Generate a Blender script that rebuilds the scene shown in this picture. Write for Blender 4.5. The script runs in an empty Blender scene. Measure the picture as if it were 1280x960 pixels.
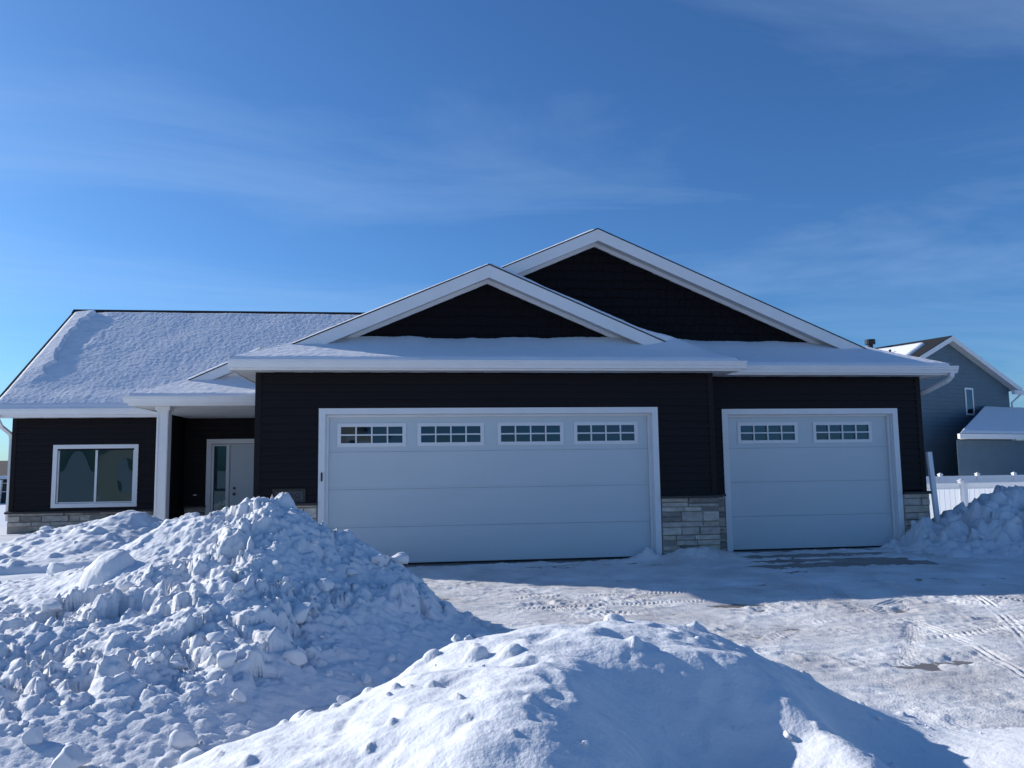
import bpy, math, random
import numpy as np
from mathutils import Matrix, Vector
from math import radians, sin, cos, pi

random.seed(7)
rng = np.random.default_rng(11)
scn = bpy.context.scene
col = scn.collection

# ------------------------------------------------------------------ camera
CAM = (-1.359, -13.24, 1.554)
YAW, PITCH, ROLL, FPX = radians(7.287), radians(5.935), radians(-0.782), 993.8
fw = Vector((sin(YAW)*cos(PITCH), cos(YAW)*cos(PITCH), sin(PITCH)))
rt0 = Vector((cos(YAW), -sin(YAW), 0)); up0 = rt0.cross(fw)
rt = rt0*cos(ROLL) + up0*sin(ROLL); up = up0*cos(ROLL) - rt0*sin(ROLL)
cd = bpy.data.cameras.new('camera'); cam = bpy.data.objects.new('camera', cd); col.objects.link(cam)
cam.matrix_world = Matrix(((rt.x, up.x, -fw.x, CAM[0]), (rt.y, up.y, -fw.y, CAM[1]), (rt.z, up.z, -fw.z, CAM[2]), (0, 0, 0, 1)))
cd.sensor_width = 36; cd.lens = FPX*36/1280; cd.clip_end = 6000; cd.clip_start = 0.05
scn.camera = cam

# ------------------------------------------------------------------ sky and sun
SUN = Vector((-1.97, 1.13, 1.0)).normalized()          # towards the sun: low, behind the house to the left
EL = math.asin(SUN.z); AZ = math.atan2(SUN.x, SUN.y)
w = bpy.data.worlds.new('World'); scn.world = w; w.use_nodes = True
nt = w.node_tree; N = nt.nodes; L = nt.links
for n in list(N): N.remove(n)
out = N.new('ShaderNodeOutputWorld'); bg = N.new('ShaderNodeBackground')
sky = N.new('ShaderNodeTexSky'); sky.sky_type = 'NISHITA'; sky.sun_disc = False
sky.sun_elevation = EL; sky.sun_rotation = AZ; sky.altitude = 300
sky.air_density = 1.0; sky.dust_density = 0.9; sky.ozone_density = 2.0
bg.inputs['Strength'].default_value = 0.078
# thin cirrus: the direction projected on a high plane, stretched noise
tc = N.new('ShaderNodeTexCoord'); sep = N.new('ShaderNodeSeparateXYZ'); L.new(tc.outputs['Generated'], sep.inputs[0])
mz = N.new('ShaderNodeMath'); mz.operation = 'ADD'; mz.inputs[1].default_value = 0.12; L.new(sep.outputs['Z'], mz.inputs[0])
mx = N.new('ShaderNodeMath'); mx.operation = 'MAXIMUM'; mx.inputs[1].default_value = 0.08; L.new(mz.outputs[0], mx.inputs[0])
dv = N.new('ShaderNodeVectorMath'); dv.operation = 'DIVIDE'; cmb = N.new('ShaderNodeCombineXYZ')
for i in range(3): L.new(mx.outputs[0], cmb.inputs[i])
L.new(tc.outputs['Generated'], dv.inputs[0]); L.new(cmb.outputs[0], dv.inputs[1])
mp = N.new('ShaderNodeMapping'); mp.inputs['Rotation'].default_value = (0, 0, radians(-62)); mp.inputs['Scale'].default_value = (0.5, 1.25, 0.0)
L.new(dv.outputs[0], mp.inputs['Vector'])
n1 = N.new('ShaderNodeTexNoise'); n1.inputs['Scale'].default_value = 1.1; n1.inputs['Detail'].default_value = 9; n1.inputs['Roughness'].default_value = 0.58; n1.inputs['Distortion'].default_value = 0.7
L.new(mp.outputs[0], n1.inputs['Vector'])
rp = N.new('ShaderNodeValToRGB'); rp.color_ramp.elements[0].position = 0.46; rp.color_ramp.elements[0].color = (0, 0, 0, 1)
rp.color_ramp.elements[1].position = 0.86; rp.color_ramp.elements[1].color = (1, 1, 1, 1)
L.new(n1.outputs['Fac'], rp.inputs[0])
mfac = N.new('ShaderNodeMath'); mfac.operation = 'MULTIPLY'; mfac.inputs[1].default_value = 0.34; L.new(rp.outputs[0], mfac.inputs[0])
mixc = N.new('ShaderNodeMix'); mixc.data_type = 'RGBA'; mixc.inputs['B'].default_value = (6.0, 8.5, 12.0, 1)
tint = N.new('ShaderNodeMix'); tint.data_type = 'RGBA'; tint.blend_type = 'MULTIPLY'; tint.inputs['Factor'].default_value = 1.0
tint.inputs['B'].default_value = (0.55, 1.02, 1.60, 1); L.new(sky.outputs[0], tint.inputs['A'])     # the photograph's cold white balance
L.new(mfac.outputs[0], mixc.inputs['Factor']); L.new(tint.outputs['Result'], mixc.inputs['A'])
L.new(mixc.outputs['Result'], bg.inputs['Color']); L.new(bg.outputs[0], out.inputs[0])
sl = bpy.data.lights.new('sun', 'SUN'); sl.energy = 5.0; sl.angle = radians(0.5); sl.color = (1.0, 0.955, 0.90)
so = bpy.data.objects.new('sun', sl); col.objects.link(so); so.rotation_euler = (-SUN).to_track_quat('-Z', 'Y').to_euler()
so.location = (-30, 20, 20)
vs = scn.view_settings; vs.view_transform = 'Standard'; vs.look = 'None'; vs.exposure = 0.12; vs.gamma = 1.0; vs.use_curve_mapping = False

# ------------------------------------------------------------------ materials
def mat(name, c, rough=0.6, var=0.0, vscale=8.0, bump=0.0, bscale=40.0, spec=0.4, detail=4.0, c2=None, stretch=None):
    m = bpy.data.materials.new(name); m.use_nodes = True
    t = m.node_tree; p = t.nodes['Principled BSDF']
    p.inputs['Roughness'].default_value = rough; p.inputs['Specular IOR Level'].default_value = spec
    p.inputs['Base Color'].default_value = (*c, 1)
    co = t.nodes.new('ShaderNodeTexCoord'); src = co.outputs['Object']
    if stretch:
        mm = t.nodes.new('ShaderNodeMapping'); mm.inputs['Scale'].default_value = stretch; t.links.new(src, mm.inputs[0]); src = mm.outputs[0]
    if var or c2:
        nz = t.nodes.new('ShaderNodeTexNoise'); nz.inputs['Scale'].default_value = vscale; nz.inputs['Detail'].default_value = detail
        t.links.new(src, nz.inputs['Vector'])
        r = t.nodes.new('ShaderNodeValToRGB'); e = r.color_ramp.elements
        e[0].position = .3; e[1].position = .7
        e[0].color = (*[x*(1-var) for x in c], 1); e[1].color = (*(c2 if c2 else [min(1, x*(1+var)) for x in c]), 1)
        t.links.new(nz.outputs['Fac'], r.inputs[0]); t.links.new(r.outputs[0], p.inputs['Base Color'])
    if bump:
        nb = t.nodes.new('ShaderNodeTexNoise'); nb.inputs['Scale'].default_value = bscale; nb.inputs['Detail'].default_value = 6
        t.links.new(src, nb.inputs['Vector'])
        b = t.nodes.new('ShaderNodeBump'); b.inputs['Strength'].default_value = 1.0; b.inputs['Distance'].default_value = bump
        t.links.new(nb.outputs['Fac'], b.inputs['Height']); t.links.new(b.outputs[0], p.inputs['Normal'])
    return m
M = {}
M['snow'] = mat('snow', (.73, .745, .77), .75, .03, 3.0, .005, 55, .2)
M['chunk'] = mat('snow_clod', (.73, .745, .77), .75, 0, 3, 0, 40, .2)
M['snow_roof'] = mat('roof_snow', (.80, .80, .82), .75, .02, 3.0, .004, 50, .2)
M['snow_pack'] = mat('packed_snow', (.54, .52, .51), .6, 0.0, 1.3, .008, 60, .3, c2=(.79, .79, .79), detail=8)
M['siding'] = mat('charcoal_siding', (.0110, .0085, .0100), .6, .12, 3, .0008, 60, .2, stretch=(.15, 1, 3))
M['shake'] = mat('charcoal_shake', (.0062, .0050, .0062), .7, .25, 14, .002, 60, .15, stretch=(6, 1, .8))
M['cap'] = mat('dark_cap', (.03, .028, .03), .5, .1)
M['white'] = mat('white_trim', (.74, .75, .76), .45, .03, 2.5, .0006, 60, .4)
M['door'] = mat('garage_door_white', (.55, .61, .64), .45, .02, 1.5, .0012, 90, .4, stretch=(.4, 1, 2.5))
M['soffit'] = mat('soffit', (.60, .60, .59), .55, .04)
M['shingle'] = mat('asphalt_shingle', (.022, .023, .026), .9, .35, 25, .003, 80, .2)
M['glass'] = None
M['black'] = mat('black_metal', (.012, .012, .013), .4, .1)
M['interior'] = mat('room', (.035, .04, .042), .9, .2, 1.0)
M['concrete'] = mat('concrete', (.15, .125, .11), .4, .25, 1.6, .002, 60, .5, c2=(.22, .20, .185))
M['mortar'] = mat('mortar', (.30, .27, .24), .95, .1, 20)
STONEC = [(.50, .43, .35), (.46, .41, .36), (.54, .48, .41), (.42, .38, .335), (.48, .41, .33), (.26, .23, .205)]
for i, c in enumerate(STONEC): M['stone%d' % i] = mat('ledge_stone_%d' % i, c, .85, .22, 9, .006, 25, .25, stretch=(1, 1, 2.2))
M['nsiding'] = mat('blue_grey_siding', (.105, .16, .20), .6, .06, 2, 0, 40, .3)
M['nwhite'] = mat('neighbour_trim', (.70, .71, .72), .5, .03)
M['tan'] = mat('tan_siding', (.36, .33, .24), .7, .08)
M['cream'] = mat('cream_siding', (.50, .47, .41), .7, .05)
M['brownroof'] = mat('brown_shingle', (.06, .05, .045), .9, .2, 10)
M['dsiding'] = mat('navy_siding', (.02, .027, .045), .7, .1)
M['plate'] = mat('sign_plate', (.055, .065, .085), .5, .05)

def glassmat(name, tint, refl, rough=.01, rc=(.92, .97, .96)):
    m = bpy.data.materials.new(name); m.use_nodes = True; t = m.node_tree
    for n in list(t.nodes): t.nodes.remove(n)
    o = t.nodes.new('ShaderNodeOutputMaterial'); g = t.nodes.new('ShaderNodeBsdfGlossy'); tr = t.nodes.new('ShaderNodeBsdfTransparent')
    g.inputs['Roughness'].default_value = rough; g.inputs['Color'].default_value = (*rc, 1); tr.inputs['Color'].default_value = (*tint, 1)
    mx_ = t.nodes.new('ShaderNodeMixShader'); fr = t.nodes.new('ShaderNodeFresnel'); fr.inputs[0].default_value = 1.5
    ad = t.nodes.new('ShaderNodeMath'); ad.operation = 'ADD'; ad.inputs[1].default_value = refl; ad.use_clamp = True
    t.links.new(fr.outputs[0], ad.inputs[0]); t.links.new(ad.outputs[0], mx_.inputs[0])
    t.links.new(tr.outputs[0], mx_.inputs[1]); t.links.new(g.outputs[0], mx_.inputs[2]); t.links.new(mx_.outputs[0], o.inputs[0])
    return m
M['glass'] = glassmat('window_glass', (.36, .47, .52), .03, .01, (.50, .80, .95))
M['gdglass'] = glassmat('garage_glass', (.25, .32, .38), .06, .03, (.50, .70, 1.0))
def vinylmat():
    m = mat('white_vinyl', (.80, .81, .82), .4, .02); t = m.node_tree; p = t.nodes['Principled BSDF']
    o = t.nodes['Material Output']; tl = t.nodes.new('ShaderNodeBsdfTranslucent'); tl.inputs[0].default_value = (.86, .87, .88, 1)
    mx_ = t.nodes.new('ShaderNodeMixShader'); mx_.inputs[0].default_value = .55
    t.links.new(p.outputs[0], mx_.inputs[1]); t.links.new(tl.outputs[0], mx_.inputs[2]); t.links.new(mx_.outputs[0], o.inputs[0])
    return m
M['vinyl'] = vinylmat()

# ------------------------------------------------------------------ object helpers
def tag(o, label=None, cat=None, group=None, kind=None):
    if label: o['label'] = label
    if cat: o['category'] = cat
    if group: o['group'] = group
    if kind: o['kind'] = kind
    return o
def link(name, me, parent=None):
    o = bpy.data.objects.new(name, me); col.objects.link(o)
    if parent is not None: o.parent = parent
    return o
def empty(name, loc=(0, 0, 0), rz=0, label=None, cat=None, group=None):
    o = link(name, None); o.location = loc; o.rotation_euler = (0, 0, rz); o.empty_display_size = .2
    return tag(o, label, cat, group)
class MB:
    def __init__(s): s.v = []; s.f = []
    def add(s, vs, fs):
        b = len(s.v); s.v += [tuple(p) for p in vs]; s.f += [tuple(i+b for i in f) for f in fs]; return s
    def box(s, x0, x1, y0, y1, z0, z1):
        return s.add([(x0, y0, z0), (x1, y0, z0), (x1, y1, z0), (x0, y1, z0), (x0, y0, z1), (x1, y0, z1), (x1, y1, z1), (x0, y1, z1)],
                     [(0, 3, 2, 1), (4, 5, 6, 7), (0, 1, 5, 4), (1, 2, 6, 5), (2, 3, 7, 6), (3, 0, 4, 7)])
    def prism(s, poly, d):       # polygon (3D points) swept by vector d
        n = len(poly); a = [Vector(p) for p in poly]; b = [p+Vector(d) for p in a]
        return s.add(a+b, [tuple(range(n)), tuple(range(2*n-1, n-1, -1))] + [(i, i+n, (i+1) % n+n, (i+1) % n) for i in range(n)])
    def tube(s, pts, r, n=10, rx=None):
        pts = [Vector(p) for p in pts]; rings = []
        for i, p in enumerate(pts):
            t = (pts[min(i+1, len(pts)-1)]-pts[max(i-1, 0)]).normalized()
            a = t.cross(Vector((0, 1, .01))); a = a.normalized() if a.length > 1e-4 else Vector((1, 0, 0)); b = t.cross(a)
            rings.append([p+(a*cos(2*pi*k/n)*(rx or r)+b*sin(2*pi*k/n)*r) for k in range(n)])
        vs = [q for R_ in rings for q in R_]; fs = []
        for i in range(len(pts)-1):
            for k in range(n): fs.append((i*n+k, i*n+(k+1) % n, (i+1)*n+(k+1) % n, (i+1)*n+k))
        fs += [tuple(range(n-1, -1, -1)), tuple(range((len(pts)-1)*n, len(pts)*n))]
        return s.add(vs, fs)
    def rtube(s, pts, wx, wy):   # rectangular pipe along a path of points
        pts = [Vector(p) for p in pts]; vs = []; fs = []
        for i, p in enumerate(pts):
            t = (pts[min(i+1, len(pts)-1)]-pts[max(i-1, 0)]).normalized()
            a = Vector((0, 1, 0)).cross(t)
            if a.length < .2: a = Vector((1, 0, 0))
            a.normalize(); b = t.cross(a).normalized()
            vs += [p+a*wx/2*sx+b*wy/2*sy for sx, sy in ((-1, -1), (1, -1), (1, 1), (-1, 1))]
        for i in range(len(pts)-1):
            for k in range(4): fs.append((i*4+k, i*4+(k+1) % 4, (i+1)*4+(k+1) % 4, (i+1)*4+k))
        fs += [(3, 2, 1, 0), tuple(len(pts)*4-4+k for k in range(4))]
        return s.add(vs, fs)
    def plate(s, x0, x1, z0, z1, y0, y1, holes=()):   # slab facing -Y with rectangular holes, real reveals
        xs = sorted({x0, x1, *[h[0] for h in holes], *[h[1] for h in holes]}); zs = sorted({z0, z1, *[h[2] for h in holes], *[h[3] for h in holes]})
        solid = lambda i, j: 0 <= i < len(xs)-1 and 0 <= j < len(zs)-1 and not any(h[0] <= (xs[i]+xs[i+1])/2 <= h[1] and h[2] <= (zs[j]+zs[j+1])/2 <= h[3] for h in holes)
        for i in range(len(xs)-1):
            for j in range(len(zs)-1):
                if not solid(i, j): continue
                a, b, c, d = xs[i], xs[i+1], zs[j], zs[j+1]
                s.add([(a, y0, c), (b, y0, c), (b, y0, d), (a, y0, d)], [(0, 1, 2, 3)])
                s.add([(a, y1, c), (b, y1, c), (b, y1, d), (a, y1, d)], [(3, 2, 1, 0)])
                if not solid(i-1, j): s.add([(a, y0, c), (a, y0, d), (a, y1, d), (a, y1, c)], [(0, 1, 2, 3)])
                if not solid(i+1, j): s.add([(b, y0, c), (b, y1, c), (b, y1, d), (b, y0, d)], [(0, 1, 2, 3)])
                if not solid(i, j-1): s.add([(a, y0, c), (a, y1, c), (b, y1, c), (b, y0, c)], [(0, 1, 2, 3)])
                if not solid(i, j+1): s.add([(a, y0, d), (b, y0, d), (b, y1, d), (a, y1, d)], [(0, 1, 2, 3)])
        return s
    def mesh(s, name, m, smooth=False):
        me = bpy.data.meshes.new(name); me.from_pydata(s.v, [], s.f); me.materials.append(m)
        if smooth: me.polygons.foreach_set('use_smooth', [True]*len(me.polygons))
        return me
    def build(s, name, m, parent=None, smooth=False):
        return link(name, s.mesh(name, m, smooth), parent)
def box(name, m, parent, *a): return MB().box(*a).build(name, m, parent)

# ------------------------------------------------------------------ numpy noise and height fields
def _h(ix, iy, seed):
    n = (ix.astype(np.int64)*374761393 + iy.astype(np.int64)*668265263 + seed*1442695041) & 0xFFFFFFFF
    n = ((n ^ (n >> 13))*1274126177) & 0xFFFFFFFF
    return ((n ^ (n >> 16)) & 0xFFFF)/65535.0
def vnoise(x, y, seed=0):
    ix = np.floor(x); iy = np.floor(y); fx = x-ix; fy = y-iy
    u = fx*fx*fx*(fx*(fx*6-15)+10); v = fy*fy*fy*(fy*(fy*6-15)+10)
    def g(a, b, dx, dy):
        t = _h(a, b, seed)*2*pi; return np.cos(t)*dx+np.sin(t)*dy
    n = (g(ix, iy, fx, fy)*(1-u)+g(ix+1, iy, fx-1, fy)*u)*(1-v) + (g(ix, iy+1, fx, fy-1)*(1-u)+g(ix+1, iy+1, fx-1, fy-1)*u)*v
    return n*1.5
def fbm(x, y, scale, octv=4, gain=.5, seed=0):
    r = 0; a = 1.0; f = 1.0/scale
    for i in range(octv):
        r = r + a*vnoise(x*f+i*17.3, y*f-i*9.1, seed+i*7); a *= gain; f *= 2.03
    return r
def cells(x, y, scale, seed=0):      # rounded lumps: distance to the nearest jittered point, 0 centre .. 1 edge
    px = x/scale; py = y/scale; ix = np.floor(px); iy = np.floor(py); best = np.full(px.shape, 9.0); second = best.copy()
    for dx in (-1, 0, 1):
        for dy in (-1, 0, 1):
            cx = ix+dx; cy = iy+dy
            jx = cx+_h(cx, cy, seed); jy = cy+_h(cx, cy, seed+91)
            d = np.hypot(px-jx, py-jy); second = np.minimum(second, np.maximum(best, d)); best = np.minimum(best, d)
    return best, second
def facets(x, y, scale, seed, tilt):     # broken slabs: each cell is a tilted plane with its own height
    px = x/scale; py = y/scale; ix = np.floor(px); iy = np.floor(py); best = np.full(px.shape, 9.0); sec = best.copy(); val = np.zeros(px.shape)
    for dx in (-1, 0, 1):
        for dy in (-1, 0, 1):
            cx = ix+dx; cy = iy+dy
            ox = px-cx-_h(cx, cy, seed); oy = py-cy-_h(cx, cy, seed+91); d = np.hypot(ox, oy)
            v = (_h(cx, cy, seed+17)-.5)+tilt*((_h(cx, cy, seed+29)-.5)*2*ox+(_h(cx, cy, seed+43)-.5)*2*oy)
            c = d < best; sec = np.where(c, best, np.minimum(sec, d)); val = np.where(c, v, val); best = np.where(c, d, best)
    return val-.35*np.clip(1-(sec-best)*4.5, 0, 1)     # joints between slabs sink in
def sstep(a, b, t):
    t = np.clip((t-a)/(b-a), 0, 1); return t*t*(3-2*t)
def grid_mesh(name, X, Y, Z, m, parent=None, keep=None, smooth=True):
    ny, nx = X.shape; co = np.stack([X, Y, Z], -1).reshape(-1, 3).astype(np.float32)
    i = np.arange(ny*nx).reshape(ny, nx)
    q = np.stack([i[:-1, :-1], i[:-1, 1:], i[1:, 1:], i[1:, :-1]], -1)
    if keep is not None:
        k = keep[:-1, :-1] | keep[:-1, 1:] | keep[1:, 1:] | keep[1:, :-1]; q = q[k]
    q = q.reshape(-1, 4)
    used = np.zeros(len(co), bool); used[q.ravel()] = True; remap = np.cumsum(used)-1; co = co[used]; q = remap[q]
    me = bpy.data.meshes.new(name); me.vertices.add(len(co)); me.vertices.foreach_set('co', co.ravel())
    me.loops.add(q.size); me.loops.foreach_set('vertex_index', q.ravel().astype(np.int32))
    me.polygons.add(len(q)); me.polygons.foreach_set('loop_start', np.arange(0, q.size, 4, dtype=np.int32)); me.polygons.foreach_set('loop_total', np.full(len(q), 4, np.int32))
    me.polygons.foreach_set('use_smooth', np.full(len(q), smooth)); me.update(calc_edges=True); me.materials.append(m)
    return link(name, me, parent)
def rbf(pts, c=.25):
    P_ = np.array(pts, float); xy = P_[:, :2]; z = P_[:, 2]
    A = np.sqrt(((xy[:, None]-xy[None])**2).sum(-1)+c*c); n = len(z)
    B = np.zeros((n+3, n+3)); B[:n, :n] = A+np.eye(n)*-.02; B[:n, n] = 1; B[:n, n+1:] = xy; B[n, :n] = 1; B[n+1:, :n] = xy.T
    wv = np.linalg.solve(B, np.concatenate([z, [0, 0, 0]]))
    def f(x, y):
        r = wv[n]+wv[n+1]*x+wv[n+2]*y
        for k in range(n): r = r+wv[k]*np.sqrt((x-xy[k, 0])**2+(y-xy[k, 1])**2+c*c)
        return r
    return f
def stamp(H, xs, ys, n, rmin, rmax, power, dens, seed, squash=.8, sink=.35):
    """press n rounded, slightly faceted clods into the height field"""
    r_ = np.random.default_rng(seed); dx = xs[1]-xs[0]; base = H.copy()
    rad = rmin*(rmax/rmin)**(r_.random(n)**power); rad.sort()
    for r in rad[::-1]:
        for _ in range(6):
            cx = r_.uniform(xs[0], xs[-1]); cy = r_.uniform(ys[0], ys[-1])
            if r_.random() < dens(cx, cy): break
        else: continue
        i = int((cx-xs[0])/dx); j = int((cy-ys[0])/dx); k = int(r*1.5/dx)+1
        i0, i1, j0, j1 = max(i-k, 0), min(i+k, len(xs)), max(j-k, 0), min(j+k, len(ys))
        if i1-i0 < 2 or j1-j0 < 2: continue
        gx, gy = np.meshgrid(xs[i0:i1]-cx, ys[j0:j1]-cy)
        th = r_.uniform(0, pi); e = r_.uniform(.65, 1.0)
        u = gx*cos(th)+gy*sin(th); v = (-gx*sin(th)+gy*cos(th))/e
        ang = np.arctan2(v, u); lob = 1+.14*np.cos(3*ang+r_.uniform(0, 6))+.10*np.cos(5*ang+r_.uniform(0, 6))
        d = np.hypot(u, v)/lob/r
        p = r_.uniform(1.6, 2.3)
        mixb = .4 if r > .15 else .25 if r > .08 else .15
        top = base[j0:j1, i0:i1]*(1-mixb) + base[min(j, len(ys)-1), min(i, len(xs)-1)]*mixb + r*squash*np.maximum(1-d**p, 0)**(1/p) - r*sink + r_.normal(0, .28)*(u*.8+v*.4)
        sub = H[j0:j1, i0:i1]; H[j0:j1, i0:i1] = np.where(d < 1, np.maximum(sub, top), sub)
    return H

# ------------------------------------------------------------------ ground
def slab_z(y): return -.02+.012*y
def ground_z(x, y):
    yard = .28*sstep(-3.0, -4.4, x)*sstep(-11, -6, y)*sstep(16, 7, y)
    right = .12*sstep(8.2, 9.4, x)*sstep(-10, -7, y)*sstep(7, 3, y)
    z = -.22+(yard/.28)*.50+right*2.2
    z = z-.12*sstep(6, 14, y)
    drv = sstep(-3.4, -3.0, x)*sstep(8.8, 8.4, x)*sstep(-10.4, -9.8, y)*sstep(1.2, .8, y)
    z = z*(1-drv)+(slab_z(y)-.12)*drv
    nz = fbm(x, y, 2.2, 4, .5, 3)*.035+fbm(x, y, .5, 3, .5, 5)*.010
    near = np.exp(-(np.hypot(x, y)/60)**2)
    return z+nz*(.25+near)*(1-drv)
t_ = np.linspace(-1, 1, 361)
gx_ = np.sign(t_)*(np.abs(t_)*16+(np.abs(t_)**9)*3000); gy_ = gx_-3
GX, GY = np.meshgrid(gx_-1, gy_)
g = grid_mesh('ground', GX, GY, ground_z(GX, GY), M['snow']); tag(g, 'snow covered ground round the houses', None, None, 'structure')

# driveway slab
dw = MB(); nyy = 12; ys_ = np.linspace(-10.2, .66, nyy)
for j in range(nyy-1):
    a, b = ys_[j], ys_[j+1]
    for x0, x1 in ((-3.0, .1), (.11, 2.9), (2.91, 5.6), (5.61, 8.3)):
        dw.prism([(x0, a+.004, slab_z(a)), (x1, a+.004, slab_z(a)), (x1, b-.004, slab_z(b)), (x0, b-.004, slab_z(b))], (0, 0, -.1))
tag(dw.build('driveway', M['concrete']), 'concrete driveway slab under packed snow', None, None, 'structure')

# packed snow on the driveway with tyre tracks and bare patches
res = .0165
xs = np.arange(-3.1, 8.9, res); ys = np.arange(-9.9, .6, res); X, Y = np.meshgrid(xs, ys)
T = .020+.016*fbm(X, Y*1.7, 1.5, 3, .55, 21)+.012*fbm(X*.8+Y*.3, Y*2.2, .38, 3, .55, 25)
crumb = np.clip(fbm(X, Y, .13, 3, .6, 31), -.2, 1)
T += .014*crumb*np.clip(.55+1.2*fbm(X, Y, 1.1, 2, .5, 37), .08, 1.5)
d1, d2_ = cells(X, Y, .07, 5); T += .006*np.clip(1-d1*1.5, 0, 1)*np.clip(fbm(X, Y, .9, 2, .5, 38)+.35, 0, 1)
def tracks(T):
    r_ = np.random.default_rng(5)
    specs = []   # start x, y, heading, curvature, length, width, pitch of the bars, bar angle
    for k in range(26):
        specs.append((r_.uniform(-.3, 7.2), r_.uniform(-8.2, -2.2), r_.uniform(-.7, 1.9)+(pi/2 if k % 3 == 0 else 0), r_.uniform(-.22, .22), r_.uniform(.6, 2.2), r_.choice([.17, .2, .24]), r_.choice([.055, .07, .09]), r_.uniform(-.6, .6), r_.choice([0, 0, 1])))
    specs += [(3.6, -6.6, 1.35, .25, 1.5, .22, .07, 0, 1), (3.0, -8.3, 1.15, .12, 2.2, .2, .06, 0, 1), (4.4, -5.6, .3, .1, 1.2, .24, .09, .4, 0), (3.6, -5.4, 1.2, .1, 1.0, .24, .08, .5, 0), (2.4, -5.5, .45, .05, 1.5, .26, .08, .5, 0),
              (-.6, -3.4, .06, -.02, 5.0, .22, .055, .3, 0), (2.0, -7.6, .75, .10, 6.5, .22, .06, .4, 0), (2.6, -8.6, .85, .06, 7.0, .21, .06, 0, 1), (1.2, -6.5, .55, .16, 6.0, .22, .07, .5, 0), (6.8, -7.0, 2.2, -.12, 5.5, .22, .07, .4, 0), (5.2, -7.8, 1.5, .10, 6.5, .22, .06, 0, 1), (3.2, -6.2, .1, .28, 4.5, .23, .075, .5, 0), (-.4, -4.2, .03, .03, 4.2, .22, .055, -.3, 0)]
    for (sx, sy, hd, cv, ln, wd, pt, ba, rib) in specs:
        n = int(ln/.02); s = np.arange(n)*.02; th = hd+cv*s
        px = sx+np.cumsum(np.cos(th))*.02; py = sy+np.cumsum(np.sin(th))*.02
        m = (X > px.min()-wd) & (X < px.max()+wd) & (Y > py.min()-wd) & (Y < py.max()+wd)
        if not m.any(): continue
        qx = X[m]; qy = Y[m]; best = np.full(qx.shape, 9e9); bi = np.zeros(qx.shape, int)
        for k in range(0, n, 2):
            d = (qx-px[k])**2+(qy-py[k])**2; c = d < best; best[c] = d[c]; bi[c] = k
        lx = -(qx-px[bi])*np.sin(th[bi])+(qy-py[bi])*np.cos(th[bi]); al = s[bi]+(qx-px[bi])*np.cos(th[bi])+(qy-py[bi])*np.sin(th[bi])
        inside = sstep(wd/2, wd/2-.04, np.abs(lx))*sstep(0, .4, al)*sstep(ln, ln-.4, al)*np.clip(.55+1.3*fbm(qx, qy, .7, 2, .5, 44), 0, 1)
        if rib: pat = np.cos(2*pi*lx/.062)
        else: pat = np.cos(2*pi*(al+np.abs(lx)*ba*1.2+np.sign(lx)*pt*.25)/pt)
        T[m] = T[m]*(1-.6*inside)+inside*(.010+.012*np.tanh(1.8*pat))
    return T
T = tracks(T)
# bare, wet strips by the doors and patches swept thin
gap = np.where(X < 3.84, -Y, .56-Y)
T += -.06*sstep(.26, .08, gap+.12*fbm(X, Y, .5, 3, .5, 51))
for cx, cy, rx, ry, dpt in ((5.5, -1.35, 1.3, .24, .10), (4.7, -.75, 1.7, .17, .08), (6.4, -1.0, .9, .14, .07), (5.2, -.2, 1.5, .18, .08), (6.3, -.1, .9, .1, .06), (4.6, -2.0, .7, .10, .05), (2.4, -.55, 1.2, .08, .04), (.3, -.75, .5, .06, .04), (2.35, -4.3, .22, .07, .05), (3.0, -3.0, .5, .06, .04), (.2, -3.9, .25, .07, .045), (1.9, -3.2, .3, .05, .045), (3.9, -5.0, .35, .1, .035), (4.6, -6.8, .4, .12, .04), (3.0, -7.0, .4, .09, .04), (5.6, -3.0, .6, .08, .04)):
    e = ((X-cx+.25*fbm(X, Y, .5, 3, .5, 61))/rx)**2+((Y-cy+.12*fbm(X, Y, .35, 3, .6, 67))/ry)**2
    T -= dpt*np.exp(-e)
T -= .022*np.clip(fbm(X, Y*2.0, .8, 3, .6, 71)-.42, 0, 1)
# heap by the stone pier, windrow towards the right bank
hp = np.exp(-((X-3.4)/.62)**4-((Y+.28)/.42)**2)*(.17+.05*fbm(X, Y, .25, 3, .5, 81)); T = np.maximum(T, T*.3+hp)
hp2 = np.exp(-((X-2.55)/.22)**2-((Y+.12)/.2)**2)*(.16+.06*fbm(X, Y, .12, 2, .5, 83)); T = np.maximum(T, T*.3+hp2)
T += sstep(6.6, 8.2, X)*sstep(-3.0, -1.0, Y)*.05
tag(grid_mesh('packed_snow', X, Y, slab_z(Y)+T, M['snow_pack'], keep=T > -.012), 'packed snow with tyre tracks over the driveway', None, None, 'stuff')

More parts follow.
